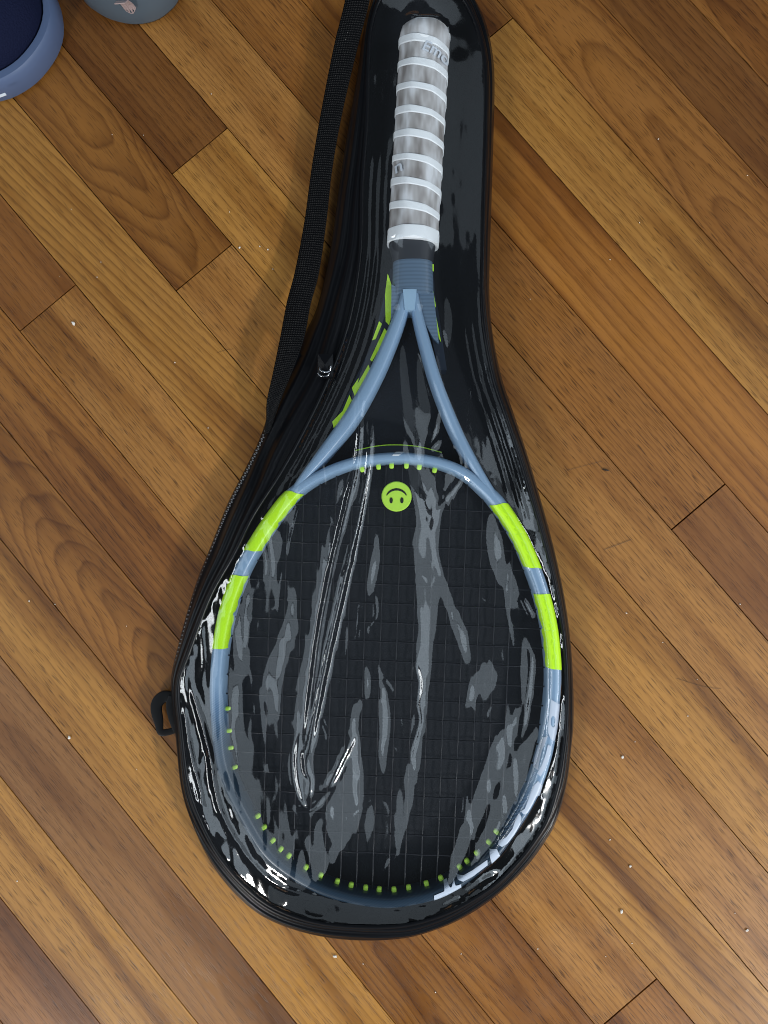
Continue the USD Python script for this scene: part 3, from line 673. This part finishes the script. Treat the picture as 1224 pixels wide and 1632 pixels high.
def on_grip(mesh, px, rot):
    """lettering laid on the curved grip around a photo point"""
    c = U([px], .035)[0]
    m = mesh.copy(); m.apply_translation(-np.r_[m.bounds.mean(0)[:2], 0])
    m = m.subdivide_to_size(.0015)
    m.apply_transform(trimesh.transformations.rotation_matrix(rot, (0, 0, 1)))
    v = np.array(m.vertices); v[:, :2] += c[:2]
    b = (v[:, :2] - G0[:2]) @ nx
    v[:, 2] += GZ + GR_H * np.sqrt(np.clip(1 - np.abs(b / (GR_W + .0003)) ** 2.6, 0, 1)) + .0002
    m.vertices = v; return m
LETTER = plain('pale_grip_print', (.72, .78, .86), .5)
obj('lettering', on_grip(meshkit.text_mesh('Emo', .0075, .00012, True), (696, 80), math.radians(-24)), LETTER, grip)
obj('lettering', on_grip(meshkit.text_mesh('n', .008, .00012, True), (635, 264), math.radians(8)), LETTER, grip)

# lime panels: shells over the hoop
def hoop_index(px):
    return int(np.argmin(np.hypot(hp[:, 0] - px[0], hp[:, 1] - px[1])))
hT = np.roll(hoopC, -1, 0) - np.roll(hoopC, 1, 0); hN = np.stack([-hT[:, 1], hT[:, 0], 0 * hT[:, 0]], 1); hN /= np.linalg.norm(hN, axis=1, keepdims=True)
ctr = hoopC.mean(0)
def hoop_at(s, off, grow):
    """point of the hoop's skin: s along (index), off angle: 0 outer side, pi/2 top, pi inner side"""
    i0 = int(math.floor(s)) % 360; i1 = (i0 + 1) % 360; f = s - math.floor(s)
    c = hoopC[i0] * (1 - f) + hoopC[i1] * f; nn = hN[i0] * (1 - f) + hN[i1] * f
    if nn @ (c - ctr) < 0: nn = -nn
    w = hw[i0] * (1 - f) + hw[i1] * f
    ca, sa = math.cos(off), math.sin(off)
    return c + nn * (math.copysign(abs(ca) ** (2 / 3), ca) * (w + grow)) + np.array([0, 0, math.copysign(abs(sa) ** (2 / 3), sa) * (HH + grow)])
def lime_panel(a, b, slant0, slant1, label=None):
    i0, i1 = hoop_index(a), hoop_index(b)
    if i1 < i0: i0, i1 = i1, i0; slant0, slant1 = slant1, slant0
    nU, nV = 44, 14
    V = []
    for u in range(nU + 1):
        t = u / nU
        inner = 2.84 + .14 * math.sin(t * 31 + a[0]) * (1 if (int(t * 9) % 2) else .45) - (.25 if .45 < t < .5 else 0)
        for v in range(nV + 1):
            off = -.5 + (inner + .5) * v / nV
            lat = math.cos(off)
            s = i0 + (i1 - i0) * t + (slant0 * (1 - t) + slant1 * t) * lat
            V.append(hoop_at(s, off, .0004))
    R = np.array(V).reshape(nU + 1, nV + 1, 3)
    m = loft(R, False, False, False)
    if m.face_normals[:, 2].mean() < 0: m.invert()
    return obj('lime_panel', m, LIME, rk, smooth=60)
PXI = 360 / np.sum(np.hypot(*np.diff(np.vstack([hp, hp[:1]]), axis=0).T))
lime_panel((467, 785), (400, 877), -10 * PXI, -8 * PXI)
lime_panel((380, 916), (348, 1035), -5 * PXI, -2 * PXI)
lime_panel((796, 803), (851, 904), 9 * PXI, 8 * PXI)
lime_panel((865, 946), (886.5, 1067), 4 * PXI, 3 * PXI)
# big silver letters around the lower right of the hoop
LET = [
    ([(877.8, 1114.3), (895.5, 1125), (892.5, 1154.5), (889.6, 1174), (882.7, 1181), (876.9, 1177), (873.4, 1168), (873, 1160), (875.9, 1135)], [(880.8, 1138.8), (884.7, 1144.7), (883.7, 1157.5), (880.8, 1159.4), (877.4, 1154.5), (877.4, 1144.7)]),
    ([(873, 1186), (878, 1189), (875, 1206.5), (867, 1227), (861, 1237), (856, 1232), (863, 1219), (869, 1202.5)], None),
    ([(873, 1172), (866, 1176), (860, 1193), (854, 1212), (852, 1225), (857, 1227), (859, 1217), (864, 1196), (870, 1180)], None),
    ([(857, 1244), (867.6, 1255.7), (862.6, 1272.8), (855.4, 1267.3), (847.2, 1283.8), (840.6, 1294.8), (834, 1297), (830, 1292.6), (836, 1288), (842.8, 1270.6), (849.4, 1253)], None),
    ([(827.3, 1294.8), (830.6, 1301.4), (828.4, 1313.6), (819.6, 1330), (808.6, 1343.3), (799.8, 1348.8), (793.7, 1345.5), (795.4, 1340), (806.4, 1333.4), (816.3, 1320.2), (820.7, 1308), (824, 1301.4)], None),
    ([(779.7, 1355.6), (791.5, 1352), (799.2, 1368.8), (785.3, 1382), (781, 1366.7)], None),
    ([(727.6, 1397.2), (729.7, 1401.4), (738, 1404), (753.3, 1395.8), (777, 1377.8), (776.3, 1369.4), (753.3, 1386), (739.4, 1394.4)], None),
    ([(691.5, 1426.4), (692.2, 1437.5), (714.4, 1430.6), (735.3, 1418), (734.6, 1408.3), (725.6, 1411), (723.5, 1400), (718.6, 1416.7), (713, 1405.6), (707.5, 1408.3), (708.2, 1419.4)], None)]
htree = cKDTree(hc2[:, :2])
def on_hoop(P, hole=None, th=.0004, rise=.0001):
    P = U(P, ZC + HH * .93)[:, :2]; H = [U(hole, ZC + HH * .93)[:, :2]] if hole else None
    g = sg.Polygon(P, H).buffer(.0009).buffer(-.0009)
    m = trimesh.creation.extrude_polygon(g, th, engine='earcut').subdivide_to_size(.002)
    v = np.array(m.vertices); d, i = htree.query(v[:, :2])
    qd = np.clip(d / hw2[i], 0, .985)
    v[:, 2] += ZC + HH * (1 - qd ** 3) ** (1 / 3) + rise
    m.vertices = v; return m
for P, Hh in LET:
    obj('hoop_letter', on_hoop(P, Hh), SILVER, rk)
obj('logo_bar', on_hoop([(631, 718.5), (645, 718.5), (641, 722.5), (628, 722.5)]), WHITE, rk)
obj('logo_bar', on_hoop([(627, 724), (639, 724), (635, 727), (625, 727)]), WHITE, rk)
# lip with its lime line behind the bridge
lipo = spline(np.array([(566, 718), (600, 711), (632, 709), (668, 712), (704, 721)], float), 30); lipi = spline(np.array([(566, 734), (600, 726), (632, 724), (668, 726), (704, 734)], float), 30)
lo, li = U(lipo, .012)[:, :2], U(lipi, .012)[:, :2]
obj('bridge_lip', plate(np.vstack([lo, li[::-1]]), .0085, .0118), NAVY, rk)
obj('lip_line', tube(U(lipo, .0121), .0004, 6), LIME_STRIPE, rk)
for P in ([(622, 430), (613, 470), (603, 512), (588, 560), (560, 618), (530, 682), (545, 690), (575, 640), (600, 590), (622, 530), (632, 480), (632, 430)], [(683, 418), (690, 418), (693, 470), (699, 500), (706, 550), (712, 590), (700, 590), (690, 550), (682, 500)]):
    obj('arm_flank', plate(U(P, .019)[:, :2], .005, .0205), NAVY, rk)
# lime slashes on the outer flanks of the arms
SLASH = [[(618, 436), (623, 452), (624, 500), (620, 518), (615, 512), (614, 470)], [(604, 512), (608, 516), (599, 540), (594, 542)], [(612, 523), (617, 530), (594, 576), (591, 573)], [(586, 581), (588, 588), (566, 631), (562, 618), (572, 602), (570, 612)], [(556, 629), (559, 638), (546, 665), (533, 682), (531, 672), (546, 655)],
         [(686, 421), (689, 421), (689, 431), (687, 432)], [(685, 464), (688, 464), (692, 488), (690, 491)], [(689, 500), (692, 500), (700, 545), (697, 540)]]
for P in SLASH:
    q2 = np.array(P, float); q2[:, 0] = q2[:, 0].mean() + (q2[:, 0] - q2[:, 0].mean()) * 1.1 + (0.0 if q2[0, 0] < 650 else 2.5)
    z = .0211
    obj('lime_slash', plate(U(q2, z)[:, :2], z - .003, z), LIME_STRIPE, rk)

# strings
ZS = .0165
def inner_clip(P, Q):
    return sg.LineString([P, Q]).intersection(sg.Polygon(hoopC[:, :2]).buffer(-.004))
A0, A1 = np.array([631.5, 735.0]), np.array([603.0, 1430.0])
mains = []
for i in range(16):
    k = (i - 7.5)
    xo = k * 26.4 * (1 - .0012 * k * k * .3)
    P = U([A0 + (xo * 1.0, -80)], ZS)[0][:2]; Q = U([A1 + (xo * .97, 80)], ZS)[0][:2]
    mains.append((P, Q))
crosses = []
for i in range(19):
    y = 808 + i * 30.6
    P = U([(280, y - 12 + (y - 1080) * .0)], ZS)[0][:2]; Q = U([(950, y + 14)], ZS)[0][:2]
    crosses.append((P, Q))
def string(P, Q, others, ph):
    g = inner_clip(P, Q)
    if g.is_empty: return
    a, b = np.array(g.coords[0]), np.array(g.coords[-1])
    L = np.linalg.norm(b - a); n = max(20, int(L / .0045)); t = np.linspace(0, 1, n)
    C = a + (b - a) * t[:, None]
    pitch = .0128 if others == 'c' else .0126
    z = ZS + .0006 * np.sin(np.pi * (t * L / pitch) + ph * np.pi)
    obj('string', tube(np.c_[C, z], .00062, 5, caps=False), STRING, rk, smooth=True)
for i, (P, Q) in enumerate(mains): string(P, Q, 'c', i % 2)
for i, (P, Q) in enumerate(crosses): string(P, Q, 'm', i % 2)
# lime grommets poking out of the inner wall
GRO = [(575, 738), (602, 734), (624, 733), (648, 735), (669, 738), (694, 745), (347, 1130), (349, 1166), (353, 1194), (361, 1227), (400, 1306), (411, 1324), (428, 1345), (442, 1359), (455, 1371), (483, 1390), (507, 1404), (535, 1413), (558, 1419), (582, 1422), (604, 1424), (628, 1422), (652, 1420), (681, 1414), (706, 1407), (737, 1388), (750, 1379), (766, 1367), (785, 1347), (800, 1331)]
for i, p in enumerate(GRO):
    c = U([p], .0185)[0]
    d, j = htree.query(c[:2]); nn = c[:2] - hc2[j][:2]; nn = (ctr[:2] - hc2[j][:2]) if np.linalg.norm(nn) < .004 else nn
    j0, j1 = max(j - 3, 0), min(j + 3, len(hc2) - 1); tt = hc2[j1][:2] - hc2[j0][:2]; tn = np.array([-tt[1], tt[0]]) / np.linalg.norm(tt)
    nn = tn * (1 if tn @ (ctr[:2] - hc2[j][:2]) > 0 else -1)
    c = np.r_[hc2[j][:2] + nn * (hw2[j] + .0011), .0185]
    ang = math.atan2(nn[1], nn[0])
    s = .0034 if 300 < p[0] < 365 else .0040
    b = trimesh.creation.icosphere(2, 1.0); v = np.array(b.vertices); v = np.sign(v) * np.abs(v) ** .7
    b.vertices = v * (.0024, s * .46, s * .46)
    b.apply_transform(trimesh.transformations.rotation_matrix(ang, (0, 0, 1))); b.apply_translation(c)
    obj('grommet', b, LIME_SOFT, rk, smooth=True)

# ------------------------------------------------------------------ the round damper clipped on the strings
dc = U([(632, 791)], .0215)[0]; dr = 24 * (CAMH - .0215) / FPX
dm = thing('vibration_damper', 'round lime smiley damper, upside down, on the racket strings under the bridge', 'damper')
zs = [(-.0045, dr * .9), (-.0040, dr), (-.0006, dr), (0, dr - .0005), (.0001, 0)]
prof2 = np.array([[0, -.0045], [dr * .93, -.0045], [dr, -.0038], [dr, -.0007], [dr - .0006, 0], [0, 0]])
disc = trimesh.creation.revolve(prof2, sections=56); disc.apply_translation(dc)
obj('disc', disc, LIME_SOFT, dm, smooth=35)
sm = []
for a in np.linspace(math.radians(22), math.radians(158), 26):
    sm.append(U([(632 + 20.5 / 24 * 24 * .83 * math.cos(a) * 1.0, 797.5 - 15.5 * math.sin(a) - 2)], dc[2] + .0001)[0])
sm = np.array(sm)
w = np.interp(np.linspace(0, 1, 26), [0, .15, .5, .85, 1], [.0003, .0007, .00095, .0007, .0003])
obj('mouth', sweep_xy(sm, w, .00022, False, 8, 2.5), INK, dm)
for ex in (623.5, 640.5):
    c = U([(ex, 797.5)], dc[2])[0]
    e = trimesh.creation.cylinder(1, .0004, sections=24); e.apply_scale((.0012, .0022, 1)); e.apply_translation(c + (0, 0, .0001))
    obj('eye', e, INK, dm)

# ------------------------------------------------------------------ shoes cut off by the top left corner
def shoe_shell(outline, z, shrink, n=90):
    """rings of an outline pulled in by shrink at the heights z"""
    c = spline(np.array(outline, float), n, True); rings = []
    W = U(c, .006)[:, :2]; g = sg.Polygon(W); cen = np.array(g.centroid.coords[0])
    for zz, s in zip(z, shrink):
        d = W - cen; L = np.linalg.norm(d, axis=1, keepdims=True)
        p = cen + d / L * np.maximum(L - s, L * .02 if s < .05 else 0)
        rings.append(np.c_[p, np.full(n, zz)])
    return rings
KNIT = plain('navy_knit', (.003, .006, .028), .85, .2, (700, .9, .001))
MID = plain('pale_blue_foam', (.085, .125, .23), .5, .4)
GREYB = plain('blue_grey_rubber', (.075, .10, .125), .45, .4)
PINK = plain('pale_pink_patch', (.42, .33, .33), .5)
S1 = [(101, 40), (98, 68), (85, 97), (60, 128), (30, 149), (0, 160), (-40, 164), (-90, 150), (-140, 110), (-190, 40), (-230, -60), (-250, -160), (-200, -230), (-120, -230), (-40, -180), (30, -90), (75, -30), (94, 5)]
sh = thing('sneaker', 'navy knit shoe with pale blue foam sole, cut off by the left edge', 'shoe')
R = shoe_shell(S1, [.001, .004, .016, .022, .0245, .0245, .02], [.004, .0005, 0, .001, .003, .0085, .010])
obj('sole', fixed(loft(np.array(R))), MID, sh, smooth=50)
cS = spline(np.array(S1, float), 90, True); WS = U(cS, .006)[:, :2]; cen = np.array(sg.Polygon(WS).centroid.coords[0])
rings = []
for t in np.linspace(0, 1, 12):
    s = .0105 + .05 * (1 - math.cos(t * math.pi / 2)) ; zz = .022 + .034 * math.sin(t * math.pi / 2)
    d = WS - cen; L = np.linalg.norm(d, axis=1, keepdims=True); f = np.clip((L - s) / L, .02, 1)
    rings.append(np.c_[cen + d * f, np.full(90, zz)])
obj('upper', fixed(loft(np.array(rings))), KNIT, sh, smooth=60)
tag = plate(U([(-2, 153), (9, 149), (11, 152), (0, 156)], .024)[:, :2], .0243, .0250); obj('sole_mark', tag, WHITE, sh)
S2 = [(138, 6), (150, 16), (172, 29), (200, 37), (225, 37.5), (250, 31), (270, 17), (284, 0), (296, -40), (300, -120), (290, -220), (250, -290), (200, -300), (150, -260), (118, -160), (118, -60), (126, -15)]
s2 = thing('rubber_shoe', 'blue grey rounded shoe end with pale pink patch, cut off by the top edge', 'shoe')
R = shoe_shell(S2, [.001, .006, .018, .03, .04, .047, .051, .053], [.003, 0, .0002, .002, .006, .014, .03, .06])
obj('shell', fixed(loft(np.array(R))), GREYB, s2, smooth=60)
pp = plate(U([(188, -8), (208, -6), (204, 15), (188, 17)], .038)[:, :2], 0, .001).subdivide_to_size(.003)
v = np.array(pp.vertices); dd = cKDTree(U(spline(np.array(S2, float), 200, True), .006)[:, :2]).query(v[:, :2])[0]
v[:, 2] += np.interp(dd, [0, .0002, .002, .006, .014, .03, .06], [.018, .018, .03, .04, .047, .051, .053]) - .0002; pp.vertices = v
obj('patch', pp, PINK, s2)

# ------------------------------------------------------------------ litter on the floor
CRUMB = plain('pale_crumb', (.75, .72, .66), .6)
CR = [(337, 150, 1.2), (229, 216, 1.2), (179, 215, 1), (114, 334, 1.1), (161, 418, 1.1), (155, 442, 1.1), (279, 578, 1.3), (332, 682, 1.3), (366, 338, 1.2), (382, 395, 1.9), (427, 398, 1.5), (414, 393, 1.2), (435, 429, 1.1), (47, 958, 1.7), (88, 963, 1.2), (202, 998, 1.0), (28, 1404, 1.8), (218, 1226, 1.1), (845, 477, 1), (972, 414, 1.3), (1049, 222, 1.4), (1191, 280, 1.2), (1019, 355, 1.4), (998, 977, 1.6), (1179, 963, 1.7), (1056, 1024, 1.1), (1096, 1141, 1.3), (1012, 1182, 1.2), (972, 1338, 1.6), (1111, 1083, 1.0), (965, 1524, 1.1), (1007, 1503, 1.2), (579, 1536, 1.3), (694, 1581, 1.3), (95, 441, .9), (1171, 1455, 1.0), (735, 1520, 1.0), (857, 1512, 1.1)]
BIG = [(118, 516, 4.2, 'longest white flake, on the boards left of the bag'), (111, 1175, 3.6, 'round white crumb at a board seam, left of the hanging loop'), (992, 1206, 3.2, 'large white crumb just right of the bag at the hoop lettering'), (1004, 1380, 3.0, 'upper of two white flakes on the lined golden board at lower right'), (990, 1452, 4.2, 'lower larger of two white flakes on the lined golden board at lower right'), (1190, 1482, 2.8, 'white crumb nearest the right edge at lower right'), (534, 1523, 4.0, 'pale splinter on the seam below the bag')]
def crumb(x, y, r):
    m = trimesh.creation.icosphere(1, 1.0); v = np.array(m.vertices)
    v *= (1 + .45 * (RNG.random((len(v), 1)) - .5)); s = r * .00037
    v = v * (s * RNG.uniform(.8, 1.3), s * RNG.uniform(.6, 1.0), s * .6)
    a = RNG.uniform(0, 3.1); v[:, :2] = v[:, :2] @ np.array([[math.cos(a), -math.sin(a)], [math.sin(a), math.cos(a)]])
    p = U([(x, y)], 0)[0]; v[:, 2] -= v[:, 2].min() - .0001; m.vertices = v + p
    return m
for x, y, r in CR:
    obj('crumb', crumb(x, y, r), CRUMB, None, label='tiny pale crumb lying on the wooden floor', cat='crumb', group='tiny pale crumbs on the floor')
for x, y, r, lab in BIG:
    obj('crumb', crumb(x, y, r), CRUMB, None, label=lab, cat='crumb')
HAIR = plain('dark_hair', (.03, .018, .01), .5)
HR = [([(903, 750), (925, 744), (960, 735)], .00008, 'thin dark hair right of the bag beside a black fleck'), ([(1078, 1081), (1100, 1088), (1125, 1095), (1150, 1098)], .0001, 'curved dark hair on the boards at the right, lowest of the hairs'), ([(963, 876), (985, 868), (1006, 860)],  .00013, 'straight dark splinter right of the upper right lime panels'), ([(346, 562), (360, 558), (372, 556)], .00007, 'faint hair left of the strap on the golden board')]
for pts, r, lab in HR:
    c = spline(np.array(pts, float), 16); C = U(c, r + .0003)
    obj('hair', tube(C, r, 5), HAIR, None, label=lab, cat='hair' if 'hair' in lab else 'splinter')
c = U([(960, 748), (970, 750)], .0007); obj('fleck', tube(np.vstack([c[0], c.mean(0), c[1]]), [.0004, .0007, .0004], 6), HAIR, None, label='short black fleck on the seam right of the bag', cat='fleck')
